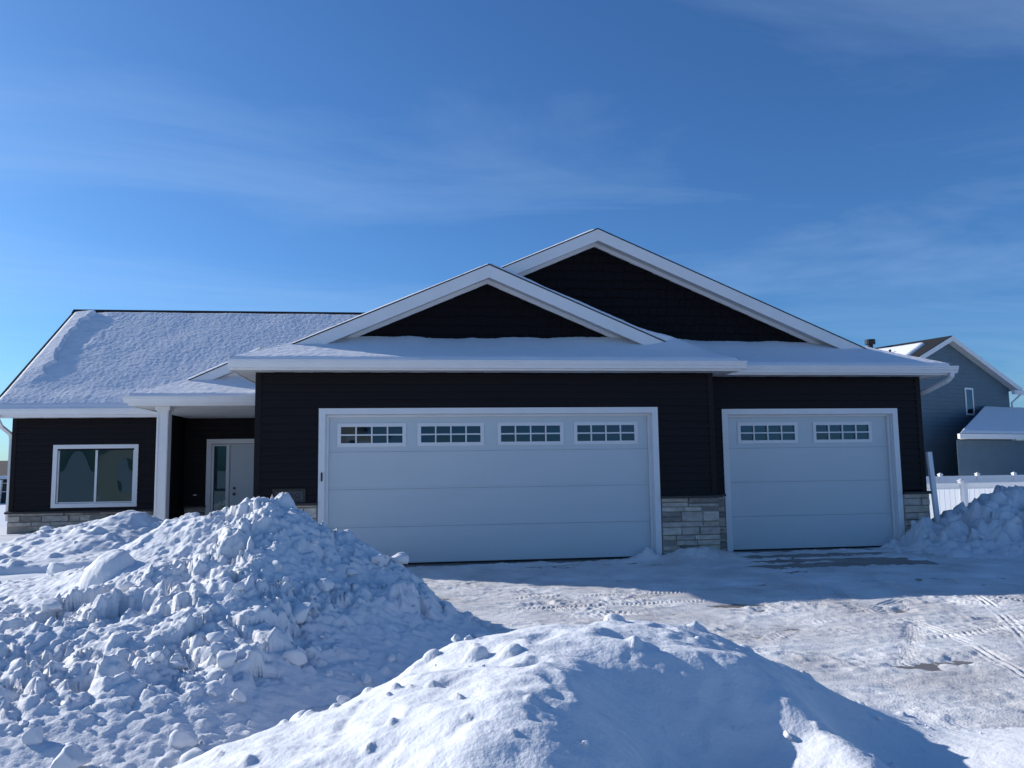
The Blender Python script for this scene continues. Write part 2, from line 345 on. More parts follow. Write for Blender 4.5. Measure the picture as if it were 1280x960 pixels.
# ------------------------------------------------------------------ snow piles
SNOWCHUNK = []
def chunk_meshes():
    import bmesh
    for k in range(9):
        bm = bmesh.new(); bmesh.ops.create_icosphere(bm, subdivisions=3, radius=1)
        r_ = random.Random(k*13+1)
        sc = Vector((1, r_.uniform(.6, .95), r_.uniform(.5, .85)))
        planes = [(Vector((r_.gauss(0, 1), r_.gauss(0, 1), r_.gauss(0, 1))).normalized(), r_.uniform(.45, .85)) for _ in range(11)]
        from mathutils import noise as mn
        for v in bm.verts:
            p = v.co.copy()
            for n_, d in planes:
                e = p.dot(n_)-d
                if e > 0: p -= n_*e*.97
            p *= 1+.14*mn.noise(p*1.6+Vector((k*5, 0, 0)))+.07*mn.noise(p*4.2+Vector((0, k*7, 0)))+.05*mn.noise(p*9)
            v.co = Vector((p.x*sc.x, p.y*sc.y, p.z*sc.z))
        me = bpy.data.meshes.new('snow_chunk'); bm.to_mesh(me); bm.free(); me.materials.append(M['chunk'])
        me.polygons.foreach_set('use_smooth', [True]*len(me.polygons)); SNOWCHUNK.append(me)
chunk_meshes()
def pile(name, label, base, ctrl, x0, x1, y0, y1, res, detail, clods, chunks, c=.25, fine=1.0):
    root = empty(name, base, 0, label, 'snow pile', 'snow piles round the driveway')
    xs = np.arange(x0, x1, res); ys = np.arange(y0, y1, res); X, Y = np.meshgrid(xs, ys)
    H = rbf(ctrl, c)(X, Y); H0 = H.copy()
    H = detail(X, Y, H)
    for args in clods: H = stamp(H, xs, ys, *args)
    H += fine*(.010*fbm(X, Y, .10, 3, .55, 301)+.004*fbm(X, Y, .035, 2, .5, 303))
    # at the rim the pile dives under whatever it lies on
    floor_ = np.where((X > -3.2) & (X < 8.6) & (Y < .5) & (Y > -10), slab_z(Y), ground_z(X, Y))
    rim = np.minimum(np.minimum(X-x0, x1-X), np.minimum(Y-y0, y1-Y)); H -= .6*sstep(.35, 0, rim)
    keep = H > floor_-.06
    o = grid_mesh('snow_mound', X-base[0], Y-base[1], H-base[2], M['snow'], root, keep)
    r_ = np.random.default_rng(len(label))
    n, rmin, rmax, dens = chunks
    done = 0
    for _ in range(n*8):
        if done >= n: break
        cx = r_.uniform(x0+.3, x1-.3); cy = r_.uniform(y0+.3, y1-.3)
        if r_.random() > dens(cx, cy): continue
        i = int((cx-x0)/res); j = int((cy-y0)/res)
        if H[j, i] < floor_[j, i]+.01 or H[j, i] > .9: continue
        r = rmin*(rmax/rmin)**(r_.random()**2.6)
        ch = link('snow_chunk', SNOWCHUNK[r_.integers(9)], root)
        ch.location = (cx-base[0], cy-base[1], H[j, i]+r*.3-base[2]); ch.scale = (r, r, r)
        ch.rotation_euler = (r_.uniform(-.5, .5), r_.uniform(-.5, .5), r_.uniform(0, 6.28)); done += 1
    return H, xs, ys

# big rubble pile left of the driveway
c1 = [(-2.75, -4.2, 1.17), (-3.1, -4.3, 1.08), (-3.5, -4.3, 1.08), (-3.85, -4.35, 1.04), (-4.2, -4.45, .84), (-4.75, -4.6, .56), (-5.4, -4.7, .42), (-6.5, -5.0, .34), (-8, -5, .30),
      (-2.72, -4.7, 1.13), (-2.66, -5.2, .95), (-2.6, -5.8, .74), (-2.55, -6.4, .50), (-2.5, -7.0, .26), (-2.45, -7.6, .08),
      (-3.2, -5.1, .88), (-3.8, -5.1, .74), (-4.5, -5.3, .46), (-5.4, -5.4, .36), (-3.15, -6.0, .62), (-3.8, -6.0, .48), (-4.6, -6.1, .38), (-5.6, -6.2, .32), (-3.1, -6.8, .38), (-3.8, -6.8, .33), (-4.6, -6.9, .29), (-6.5, -6.4, .28),
      (-2.4, -4.45, 1.08), (-1.94, -4.7, .82), (-1.47, -4.95, .54), (-1.0, -5.15, .20), (-.6, -5.6, -.08), (-.55, -5.0, -.10), (-.9, -4.3, -.06), (-1.3, -3.5, -.05), (-2.0, -2.7, -.03), (-3.0, -2.6, .05),
      (-.1, -5.5, -.16), (-.4, -4, -.14), (-.6, -3, -.14), (-3.9, -3.2, .40), (-4.8, -3.4, .36), (-6, -3.4, .30), (-8, -3.4, .26),
      (-2.2, -5.2, .72), (-1.8, -5.5, .44), (-1.3, -5.8, .13), (-.9, -6.3, -.10), (-2.15, -6.0, .42), (-1.75, -6.2, .17), (-1.3, -6.6, -.08), (-2.1, -6.7, .18), (-1.7, -7.1, -.08),
      (-2.1, -7.6, -.08), (-3.0, -7.5, .20), (-3.7, -7.6, .20), (-4.5, -7.6, .20), (-5.5, -7.5, .2), (-2.6, -8.3, -.10), (-3.3, -8.5, -.08), (-4.2, -8.6, .0), (-5.5, -8.6, .05), (-7, -8.5, .1), (-3, -9.2, -.2), (-5, -9.4, -.15), (-1, -7.5, -.2), (-8, -8.5, .1)]
def det1(X, Y, H):
    rub = sstep(.0, .3, H)
    smooth_l = sstep(-3.3, -4.2, X)*sstep(-6.2, -5.2, Y)
    k = rub*(1-.85*smooth_l)
    H = H+fbm(X, Y, .9, 4, .5, 101)*.09*(1-.5*smooth_l)*rub
    wx = X+.10*fbm(X, Y, .45, 3, .5, 7); wy = Y+.10*fbm(X, Y, .45, 3, .5, 9)
    m1 = np.clip(.35+1.6*fbm(X, Y, 1.3, 2, .5, 131), .0, 1.2)
    kc = 1-.5*sstep(.85, 1.1, H)
    H += .11*facets(wx, wy, .42, 111, 1.7)*k*m1*kc
    wx = X+.04*fbm(X, Y, .16, 2, .5, 13); wy = Y+.04*fbm(X, Y, .16, 2, .5, 15)
    m2 = np.clip(.5+1.3*fbm(X, Y, .9, 2, .5, 137), .12, 1.3)
    H += .062*facets(wx, wy, .18, 121, 1.9)*k*m2*kc
    m3 = np.clip(.5+1.3*fbm(X, Y, .7, 2, .5, 139), .15, 1.3)
    H += .034*facets(wx, wy, .08, 125, 1.9)*k*m3
    H += .014*fbm(X, Y, .06, 3, .6, 141)*k
    for cx, cy, r, h in ((-2.74, -4.2, .17, .14), (-4.2, -5.2, .24, .18), (-4.4, -7.9, .3, .14)):
        d = np.hypot(X-cx, Y-cy)/r; H += h*np.clip(1-d**3, 0, 1)
    return H
dens1 = lambda x, y: (.2 if (x < -4.0 and y > -5.6) else 1.0)*(.12 if sin(x*3.1+1.3*sin(y*2.3))+sin(y*3.7+x*1.1) > .55 else 1.0)
densb = lambda x, y: .3 if x > -2.4 else 1.0
pile('snow_pile', 'tallest rough snow pile of broken chunks left of the driveway', (-2.8, -5.0, -.1), c1, -7.6, .1, -9.3, -2.5, .0165, det1,
     [(60, .05, .13, 1.9, dens1, 401, .8, .36), (2200, .012, .045, 1.5, dens1, 402, .95, .35)], (300, .022, .13, dens1))

# wind packed bank in the foreground, nearest the camera
c2 = [(-1.15, -8.35, .49), (-.95, -8.3, .53), (-.55, -8.3, .57), (-.1, -8.3, .605), (.2, -8.28, .58), (.41, -8.3, .53), (.62, -8.25, .44), (.85, -8.2, .33), (1.1, -8.2, .21), (1.45, -8.3, .03),
      (-.1, -8.7, .60), (.2, -8.7, .565), (.42, -8.72, .50), (.62, -8.75, .42), (.9, -8.8, .18), (1.15, -8.85, .0), (.7, -7.8, .12), (1.1, -7.8, .02),
      (-.2, -9.0, .60), (.1, -9.0, .56), (.34, -9.0, .52), (.52, -9.0, .45), (.72, -9.05, .28), (1.5, -8.9, -.09), (1.3, -9.3, -.1), (1.3, -9.9, -.13), (.85, -9.3, .07), (.95, -9.7, -.03), (.52, -9.3, .40), (.58, -9.6, .34), (.6, -9.95, .28),
      (1.9, -8.5, -.10), (1.9, -9.2, .0), (2.4, -9.0, .01), (2.9, -9.1, .0), (2.4, -8.4, -.13), (3.2, -8.5, -.15), (3.3, -9.4, .0), (2.6, -9.6, .02),
      (-1.4, -7.4, -.14), (-.9, -7.3, -.12), (-.3, -7.2, -.10), (.3, -7.2, -.10), (.9, -7.4, -.12), (1.6, -7.7, -.14), (-.5, -7.75, .22), (.2, -7.75, .22),
      (-1.36, -8.6, .44), (-1.75, -8.8, .30), (-2.2, -9.05, .20), (-2.7, -9.3, .07), (-1.65, -8.1, .02), (-2.2, -8.5, -.04), (-2.9, -8.9, -.16), (-3.2, -9.6, -.16),
      (-1.5, -9.4, .50), (-2.0, -9.7, .38), (-1.1, -9.2, .57), (-.75, -9.15, .62), (-.45, -9.1, .62),
      (-.62, -9.35, .63), (-.66, -9.65, .62), (-.72, -10.0, .58), (-.8, -10.4, .50), (-.36, -9.3, .56), (-.3, -9.6, .36), (-.35, -9.9, .28), (0, -9.22, .53), (.05, -9.5, .24), (-.05, -9.9, .16), (.3, -9.25, .46), (.3, -9.55, .20), (.34, -9.95, .12),
      (1.0, -10.4, -.1), (-1.5, -10.3, .40), (-2.4, -10.2, .30), (-3.0, -10.6, -.1), (-1, -11.2, .1), (0, -11.2, .0), (-2.5, -11.4, -.15), (1, -11.3, -.2), (2.3, -10.5, -.2), (3.4, -10.5, -.2), (3.4, -7.6, -.2), (2.4, -7.6, -.18)]
def det2(X, Y, H):
    b = sstep(-.05, .25, H)
    H = H+fbm(X, Y, .8, 3, .5, 201)*.045*b+fbm(X*.8+Y*.4, Y*1.3, .3, 4, .5, 203)*.017*b
    H += -.05*np.clip(fbm(X, Y, .3, 2, .5, 207)-.32, 0, 1)*b
    for cx, cy, r, h in ((-.1, -8.28, .07, .045), (-1.02, -8.95, .07, .05), (-.85, -9.05, .06, .04), (.42, -8.3, .07, .03), (.75, -8.3, .05, .03), (-1.25, -8.7, .05, .03)):
        d = np.hypot(X-cx, (Y-cy)*1.3)/r; H += h*np.sqrt(np.clip(1-d*d, 0, 1))
    return H
dens2 = lambda x, y: (1.0 if (x > .3 or x < -1.0) else .35)
pile('snow_pile', 'smooth wind packed snow bank in the foreground with a shaded hollow', (-.3, -9.0, -.12), c2, -3.4, 3.5, -11.4, -7.0, .0125, det2,
     [(420, .010, .055, 2.2, dens2, 411, .9, .3)], (34, .012, .045, dens2), .2, .38)

# shaded chunk pile right of the single door
c3 = [(7.1, -.2, -.04), (7.4, -.6, .06), (7.75, .1, .26), (8.1, -.1, .42), (8.45, .1, .60), (8.8, .2, .78), (9.15, .3, .93), (9.6, .4, 1.0), (10.3, .5, .98), (11.5, .6, .95), (12.5, .6, .8),
      (7.2, -1.2, -.06), (7.6, -1.6, -.05), (8.1, -1.4, .12), (8.3, -2.2, -.04), (8.9, -1.6, .35), (9.4, -2.6, .0), (9.8, -1.6, .5), (10.5, -2.4, .1), (11.5, -2.4, .1), (8.2, -.8, .3), (9, -.7, .66), (9.8, -.6, .82), (11, -.6, .75),
      (8.6, 1.6, .2), (9.4, 1.8, .35), (10.4, 2.0, .4), (11.5, 2, .3), (9, 2.8, -.05), (11, 3, .0), (12.8, 2.8, -.05), (12.9, -2.4, .05), (7, .8, -.06), (8.0, .9, .1), (6.5, -.6, -.1), (6.6, -1.6, -.1)]
def det3(X, Y, H):
    b = sstep(0, .3, H); H = H+fbm(X, Y, .9, 3, .5, 251)*.09*b
    H += (.15*facets(X+.08*fbm(X, Y, .3, 2, .5, 7), Y, .45, 261, 1.6)+.08*facets(X, Y+.03*fbm(X, Y, .2, 2, .5, 9), .19, 271, 1.8)-.05)*b
    return H
one = lambda x, y: 1.0
pile('snow_pile', 'blue shaded snow pile right of the single garage door before the fence', (9.6, 0, -.05), c3, 6.3, 13.0, -3.0, 3.1, .03, det3,
     [(260, .08, .28, 1.8, one, 421, .75, .35), (500, .05, .12, 1.6, one, 422, .8, .35)], (60, .05, .16, lambda x, y: 1.0 if y < 1 else .2))

# low rubble mound by the porch post
c4 = [(-7.6, 0, .46), (-7.0, 0, .60), (-6.45, 0, .72), (-6.1, .05, .84), (-5.75, .1, .93), (-5.45, .15, .88), (-5.2, .2, .70), (-4.8, .2, .4), (-4.3, .2, .12), (-8.4, .1, .34), (-9.2, 0, .3),
      (-5.6, 1.5, .3), (-6.6, 1.6, .3), (-7.8, 1.6, .3), (-4.6, 1.5, .1), (-5.3, -1, .6), (-6, -1.2, .55), (-7, -1.3, .45), (-4.6, -1.0, .35), (-5, -2.2, .40), (-6, -2.4, .38), (-7.4, -2.4, .34), (-9, -2, .3), (-4.2, -1.8, .2), (-9.2, 1.6, .3)]
def det4(X, Y, H):
    b = sstep(.3, .55, H); H = H+fbm(X, Y, .8, 4, .5, 281)*.06*b
    a, _ = cells(X, Y, .2, 291); return H+(np.sqrt(np.clip(1-a*a, 0, 1))-.6)*.07*b
pile('snow_pile', 'low crumbly snow mound before the window and the porch post', (-6, 0, .2), c4, -9.4, -4.0, -2.6, 1.8, .03, det4,
     [(300, .04, .14, 1.8, one, 431, .8, .35)], (40, .03, .09, lambda x, y: 1.0 if abs(y) < .7 else .25))

# ------------------------------------------------------------------ the house
house = empty('house', (0, 0, 0), 0, 'dark single storey house with two white garage doors and stacked front gables', 'house')
S = .43                        # roof rise per metre
def clip_poly(poly, a, b):     # keep the left side of the directed line a->b (2D)
    o_ = []
    for i in range(len(poly)):
        p, q = poly[i], poly[(i+1) % len(poly)]
        sp = (b[0]-a[0])*(p[1]-a[1])-(b[1]-a[1])*(p[0]-a[0]); sq = (b[0]-a[0])*(q[1]-a[1])-(b[1]-a[1])*(q[0]-a[0])
        if sp >= 0: o_.append(p)
        if sp*sq < 0: t = sp/(sp-sq); o_.append((p[0]+(q[0]-p[0])*t, p[1]+(q[1]-p[1])*t))
    return o_
def siding(name, x0, x1, z0, z1, Y, holes=(), lap=.128, back=.15, label=None):
    wall = MB().plate(x0, x1, z0, z1, Y, Y+back, holes).build(name, M['siding'], house)
    if label: wall['label'] = label
    z = z0
    while z < z1-.02:
        zt = min(z+lap, z1); segs = [(x0, x1)]
        for h in holes:
            if h[2] < z+.5*lap < h[3]:
                ns = []
                for a, b in segs:
                    if h[1] <= a or h[0] >= b: ns.append((a, b)); continue
                    if h[0]-.05 > a: ns.append((a, h[0]-.05))
                    if h[1]+.05 < b: ns.append((h[1]+.05, b))
                segs = ns
        for a, b in segs:
            if b-a < .03: continue
            MB().prism([(a, Y-.003, z), (a, Y-.026, z+.001), (a, Y-.026, z+.016), (a, Y-.004, zt), (a, Y-.003, zt)], (b-a, 0, 0)).build('siding_board', M['siding'], wall)
        z += lap
    return wall
def stones(x0, x1, z0, z1, Y, seed, dark=.1, thick=.075):
    """ledge stone veneer: backing with single stones set proud of recessed joints"""
    r_ = random.Random(seed)
    v = box('stone_veneer', M['mortar'], house, x0, x1, Y-.025, Y-.002, z0, z1)
    z = z0+.004
    while z < z1-.02:
        h = min(r_.choice([.06, .08, .09, .11, .13, .17]), z1-.004-z)
        if z1-z-h < .05: h = z1-.004-z
        x = x0+.003
        while x < x1-.01:
            l = r_.uniform(.18, .62)*(1.2 if h < .1 else .9)
            if x1-x-l < .12: l = x1-.003-x
            parts = [(z, h)]
            if h > .15 and r_.random() < .45: k = r_.uniform(.35, .6); parts = [(z, h*k), (z+h*k, h*(1-k))]
            for zz, hh in parts:
                p = thick*r_.uniform(.55, 1.0)
                if r_.random() < dark: p *= .45
                a, b, c, d = x+.004, x+l-.004, zz+.004, zz+hh-.004; e = .008
                j = lambda s=.006: r_.uniform(-s, s)
                bk = [(a, Y-.02, c), (b, Y-.02, c), (b, Y-.02, d), (a, Y-.02, d)]
                ft = [(a+e, Y-p+j(), c+e+j(.003)), (b-e, Y-p+j(), c+e+j(.003)), (b-e, Y-p+j(), d-e+j(.003)), (a+e, Y-p+j(), d-e+j(.003))]
                md = [(a+j(.002), Y-p*.7, c), (b+j(.002), Y-p*.7, c), (b+j(.002), Y-p*.7, d), (a+j(.002), Y-p*.7, d)]
                fs = [(8, 9, 10, 11)]
                for k in range(4): fs += [(k, (k+1) % 4, 4+(k+1) % 4, 4+k), (4+k, 4+(k+1) % 4, 8+(k+1) % 4, 8+k)]
                MB().add(bk+md+ft, fs).build('stone', M['stone%d' % (5 if r_.random() < dark else r_.randrange(5))], v)
            x += l
        z += h
    return v
def cap_ledge(x0, x1, z, Y): 
    MB().prism([(x0, Y-.10, z-.05), (x0, Y-.10, z-.012), (x0, Y-.012, z+.008), (x0, Y-.012, z-.05)], (x1-x0, 0, 0)).build('stone_cap', M['cap'], house)

HS = 3.135   # garage soffit height
# --- garage walls
door1 = (-2.745, 2.745, 0, 2.44); door2 = (4.32, 7.53, 0, 2.44)
siding('siding_wall', -3.84, 3.84, 1.03, HS, 0, [(-2.745, 2.745, 1.0, 2.44)], .128)
siding('siding_wall', 3.845, 8.11, 1.03, HS, .56, [(4.32, 7.53, 1.0, 2.44)], .128)
for a, b, Y in ((-3.84, -2.745, 0), (2.745, 3.84, 0), (3.845, 4.32, .56), (7.53, 8.11, .56)):
    box('lower_wall', M['siding'], house, a, b, Y, Y+.15, -.2, 1.03)
MB().box(-3.84, -3.69, .15, 5.0, -.2, HS).build('side_wall', M['siding'], house)
MB().box(7.96, 8.11, .71, 10, -.2, HS).build('side_wall', M['siding'], house)
MB().box(3.69, 3.84, .15, .56, -.2, HS).build('side_wall', M['siding'], house)
for a, Y in ((-3.855, 0), (3.76, 0)): MB().box(a, a+.095, Y-.028, Y+.09, 1.0, HS).build('corner_board', M['siding'], house)
MB().box(8.03, 8.125, .532, .65, 1.0, HS).build('corner_board', M['siding'], house)
stones(-3.86, -2.86, -.1, 1.0, 0, 1); cap_ledge(-3.9, -2.85, 1.03, 0)
stones(2.86, 3.87, -.1, 1.0, 0, 2); cap_ledge(2.85, 3.93, 1.03, 0)
stones(3.90, 4.21, -.1, 1.0, .56, 3, .35); cap_ledge(3.94, 4.21, 1.03, .56)
stones(7.64, 8.15, -.1, .97, .56, 4); cap_ledge(7.64, 8.2, 1.0, .56)
# return of the pier stone on its right face is hidden; dark room behind the doors
def garage_door(x0, x1, Y, nwin, wins, label):
    d = link('garage_door', None, house); d['label'] = label
    Yd = Y+.115; zs = [.012, .60, 1.215, 1.83, 2.44]
    W_ = []
    for a, b in wins: W_.append((a, b, 1.945, 2.27))
    for k in range(4):
        h = [w_ for w_ in W_] if k == 3 else []
        z0, z1 = zs[k], zs[k+1]
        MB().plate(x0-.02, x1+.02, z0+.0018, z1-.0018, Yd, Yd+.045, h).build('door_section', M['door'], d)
        MB().prism([(x0-.02, Yd-.0035, z0+.003), (x0-.02, Yd-.0035, z0+.030), (x0-.02, Yd-.0005, z0+.042), (x0-.02, Yd-.0005, z0+.003)], (x1-x0+.04, 0, 0)).build('section_lip', M['door'], d)
    for (a, b, c, e) in W_:
        hs = []; nw = 4; mu = .022; fr = .028
        pw = ((b-a)-2*fr-(nw-1)*mu)/nw; ph = ((e-c)-2*fr-mu)/2
        for i in range(nw):
            for j in range(2):
                px = a+fr+i*(pw+mu); pz = c+fr+j*(ph+mu); hs.append((px, px+pw, pz, pz+ph))
        MB().plate(a-.03, b+.03, c-.03, e+.03, Yd-.018, Yd+.03, hs).build('window_grille', M['white'], d)
        for (p, q, r, s_) in hs:
            t = random.uniform(-.012, .012); t2 = random.uniform(-.004, .012)
            MB().add([(p-.003, Yd+.012+t*pw, r-.003), (q+.003, Yd+.012-t*pw, r-.003), (q+.003, Yd+.012-t*pw+t2*ph, s_+.003), (p-.003, Yd+.012+t*pw+t2*ph, s_+.003)], [(0, 1, 2, 3)]).build('pane', M['gdglass'], d)
    # trim round the opening and the jamb with its stop
    tr = MB().plate(x0-.10, x1+.10, -.06, 2.54, Y-.035, Y+.0, [(x0, x1, -.07, 2.44)]).build('door_trim', M['white'], d)
    MB().plate(x0-.02, x1+.02, -.06, 2.46, Y+.001, Y+.11, [(x0+.012, x1-.012, -.07, 2.428)]).build('jamb', M['white'], d)
    MB().plate(x0+.0125, x1-.0125, -.02, 2.4275, Y+.07, Y+.108, [(x0+.05, x1-.05, -.03, 2.40)]).build('weather_stop', M['white'], d)
    MB().box(x0-.02, x1+.02, Yd+.004, Yd+.04, -.03, .015).build('bottom_seal', M['black'], d)
    return d
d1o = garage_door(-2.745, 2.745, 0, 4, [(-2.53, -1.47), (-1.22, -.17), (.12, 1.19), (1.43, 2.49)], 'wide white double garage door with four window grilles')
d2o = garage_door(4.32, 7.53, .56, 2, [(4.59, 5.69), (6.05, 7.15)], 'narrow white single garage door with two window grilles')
MB().box(-2.80, -2.775, -.055, -.036, 1.36, 1.50).build('hinge', M['black'], d1o)
MB().box(-3.6, 3.6, .9, .95, -.05, 3.0).build('garage_backing', M['interior'], house)
MB().box(3.95, 7.9, 1.5, 1.55, -.05, 3.0).build('garage_backing', M['interior'], house)

# --- roof planes (thin shingled slabs)
def slab(name, poly, m=None, th=.03, label=None):
    return MB().prism(poly, (0, 0, -th)).build(name, m or M['shingle'], house)
E0 = 3.295
zL = lambda x: E0+S*(x+4.2); zR1 = lambda x: E0+S*(4.2-x); XR = 8.5; CX = (XR-4.2)/2; zR2 = lambda x: E0+S*(XR-x)
zp1 = lambda y: E0+S*(y+.4); zp2 = lambda y: E0+S*(y-.16)
YR1, YW1, YR2, YW2, YB = .35, .75, 1.10, 1.45, 10.5
P3 = lambda x, y, z: (x, y, z)
slab('roof_slope', [(-4.2, -.4, E0), (-3.45, .35, zL(-3.45)), (0, YR1, zL(0)), (0, YR2, zL(0)), (CX, YR2, zL(CX)), (CX, YB, zL(CX)), (-4.2, YB, E0)])
slab('roof_slope', [(4.2, -.4, E0), (4.2, .16, E0), (4.2-1.29, 1.45, zR1(2.91)), (0, 1.45, zR1(0)), (0, YR1, zR1(0)), (3.45, .35, zR1(3.45))])
slab('roof_slope', [(XR, .16, E0), (XR, YB, E0), (CX, YB, zR2(CX)), (CX, YR2, zR2(CX)), (XR-.94, YR2, zR2(XR-.94))])
slab('pent_roof', [(-4.2, -.4, E0-.004), (4.2, -.4, E0-.004), (3.05, YW1, zp1(YW1)-.004), (-3.05, YW1, zp1(YW1)-.004)])
slab('pent_roof', [(4.0, .16, E0-.004), (XR, .16, E0-.004), (XR-1.29, YW2, zp2(YW2)-.004), (2.72, YW2, zp2(YW2)-.004)])

def gable(x0, xp, x1, z0, zp, Yw, Yr, rise_l, rise_r, name_seed, left_rake_from=None, fas=.222, wall_left=True):
    """gable wall with shakes, frieze, rake soffit and rake fascia; (x0,x1) wall base, roof line given by peak zp and slope S"""
    roofz = lambda x: zp-S*abs(x-xp)
    off = .200     # underside of the soffit below the roof line
    wl = MB().prism([(x0, Yw, z0), (x1, Yw, z0), (x1, Yw, max(roofz(x1)-.05, z0+.001)), (xp, Yw, zp-.05), (x0, Yw, max(roofz(x0)-.05, z0+.001))], (0, .12, 0)).build('gable_wall', M['siding'], house)
    # shakes, row by row, cut along the rakes
    r_ = random.Random(name_seed); rh = .17; z = z0-.02; row = 0; std = {}
    lim = lambda x: zp-S*abs(x-xp)-off-.07
    while z < zp-off-.1:
        x = x0-.3+r_.uniform(0, .2)
        while x < x1:
            wdt = r_.choice([.13, .16, .19, .22, .25]); a, b = x+.004, x+wdt-.004; drop = r_.choice([0, 0, .012, .022])
            poly = [(a, z-drop), (b, z-drop), (b, z+rh), (a, z+rh)]
            full = min(lim(a), lim(b)) > z+rh
            if not full:
                poly = clip_poly(poly, (x1+2, lim(x1+2)), (xp, lim(xp))); 
                if poly: poly = clip_poly(poly, (xp, lim(xp)), (x0-2, lim(x0-2)))
            if poly and len(poly) > 2:
                if full:
                    key = (wdt, drop)
                    if key not in std:
                        std[key] = MB().prism([(0, -.034, -drop), (0, -.034+.004, -drop+.001), (0, -.004, rh), (0, -.002, rh), (0, -.002, -drop)], (wdt-.008, 0, 0)).mesh('shake', M['shake'])
                    o = link('shake', std[key], wl); o.location = (a, Yw, z)
                else:
                    yy = lambda q: Yw-.032+.028*(q[1]-z)/rh
                    n = len(poly); f_ = [(q[0], yy(q), q[1]) for q in poly]; bk = [(q[0], Yw-.002, q[1]) for q in poly]
                    MB().add(f_+bk, [tuple(range(n))]+[(i, i+n, (i+1) % n+n, (i+1) % n) for i in range(n)]).build('shake', M['shake'], wl)
            x += wdt
        z += rh; row += 1
    for sgn, xe in ((-1, rise_l), (1, rise_r)):
        if xe is None: continue
        za, zb = roofz(xe), zp
        q = lambda yy, t, b_: [(xe, yy, za-t), (xp, yy, zb-t), (xp, yy, zb-b_), (xe, yy, za-b_)]
        MB().prism(q(Yr-.028, .028, .028+fas), (0, .028, 0)).build('rake_fascia', M['white'], house)
        MB().prism(q(Yr, off-.012, off), (0, Yw-Yr-.037, 0)).build('rake_soffit', M['soffit'], house)
        MB().prism(q(Yw-.062, off+.001, off+.075), (0, .06, 0)).build('frieze_board', M['white'], house)
        MB().prism(q(Yr-.034, .006, .030), (0, .05, 0)).build('drip_edge', M['black'], house)
gable(-3.05, 0, 3.05, zp1(YW1)-.03, zL(0), YW1, YR1, -3.45, 3.45, 5)
gable(-.2, CX, XR-1.29, zp2(YW2)-.25, zL(CX), YW2, YR2, 0.0, XR-.94, 6)

# --- eaves: fascia, gutter, soffit
def gutter_x(x0, x1, Y, zt, ends=True):
    pr = [(0, .0), (-.118, .0), (-.118, -.022), (-.108, -.03), (-.104, -.055), (-.085, -.085), (-.072, -.125), (0, -.125)]
    MB().prism([(x0, Y+a, zt+b) for a, b in pr], (x1-x0, 0, 0)).build('gutter', M['white'], house)
    MB().prism([(x0-.002, Y+a, zt+b) for a, b in ((-.119, .003), (-.119, -.010), (-.110, -.010), (-.110, .003))], (x1-x0+.004, 0, 0)).build('gutter_lip', M['white'], house)
def soffit_box(x0, x1, y0, y1, z):
    m = MB(); n = max(1, int((x1-x0)/.3)) if (x1-x0) > (y1-y0) else max(1, int((y1-y0)/.3))
    for k in range(n):
        if (x1-x0) > (y1-y0): a, b = x0+(x1-x0)*k/n, x0+(x1-x0)*(k+1)/n; m.box(a+.003, b-.003, y0, y1, z-.004*(k % 2), z+.012)
        else: a, b = y0+(y1-y0)*k/n, y0+(y1-y0)*(k+1)/n; m.box(x0, x1, a+.003, b-.003, z-.004*(k % 2), z+.012)
    return m.build('soffit', M['soffit'], house)
# garage front left block
MB().box(-4.2, 4.2, -.402, -.375, HS-.012, E0-.034).build('fascia', M['white'], house)
gutter_x(-4.19, 4.28, -.403, E0-.018)
MB().box(-4.2, -4.173, -.374, 5.0, HS-.012, E0-.034).build('fascia', M['white'], house)
MB().box(4.173, 4.2, -.374, .158, HS-.012, E0-.034).build('fascia', M['white'], house)
soffit_box(-4.172, 4.172, -.374, -.018, HS); soffit_box(-4.172, -3.842, -.017, 5.0, HS); soffit_box(3.842, 4.172, -.017, .184, HS)
# garage front right block
MB().box(4.21, XR, .158, .185, HS-.012, E0-.034).build('fascia', M['white'], house)
gutter_x(4.30, XR+.08, .157, E0-.020)
MB().box(XR-.027, XR, .186, YB, HS-.012, E0-.034).build('fascia', M['white'], house)
soffit_box(3.842, XR-.03, .186, .555, HS); soffit_box(8.13, XR-.03, .541, 10.0, HS)

# --- left wing
LW = 5.0; LX0, LX1 = -9.8, -6.75; WZ = .75; LS = 2.73
siding('siding_wall', LX0, LX1, WZ, LS, LW, [(-8.97+.09, -7.23-.09, .81+.09, 2.15-.09)], .128)
box('lower_wall', M['siding'], house, LX0, LX1, LW, LW+.15, -.3, WZ)
box('side_wall', M['siding'], house, LX0, LX0+.15, LW+.15, 10.4, -.3, LS)
box('corner_board', M['siding'], house, LX0-.015, LX0+.08, LW-.028, LW+.09, WZ, LS)
box('corner_board', M['siding'], house, LX1-.08, LX1+.015, LW-.028, LW+.09, WZ, LS)
stones(LX0-.02, LX1+.02, -.1, WZ-.03, LW, 8, .16); cap_ledge(LX0-.06, LX1+.05, WZ, LW)
EW = 6.2   # entry wall
siding('siding_wall', LX1+.15, -3.84, .76, 2.9, EW, [(-5.99, -4.55, .7, 2.18)], .128)
box('lower_wall', M['siding'], house, LX1+.15, -5.99, EW, EW+.15, -.3, .76); box('lower_wall', M['siding'], house, -4.55, -3.84, EW, EW+.15, -.3, .76)
box('side_wall', M['siding'], house, LX1, LX1+.15, LW+.15, EW+.15, -.3, 2.9)
stones(LX1+.18, -6.09, -.05, .73, EW, 9, .2); cap_ledge(LX1+.16, -6.09, .76, EW)
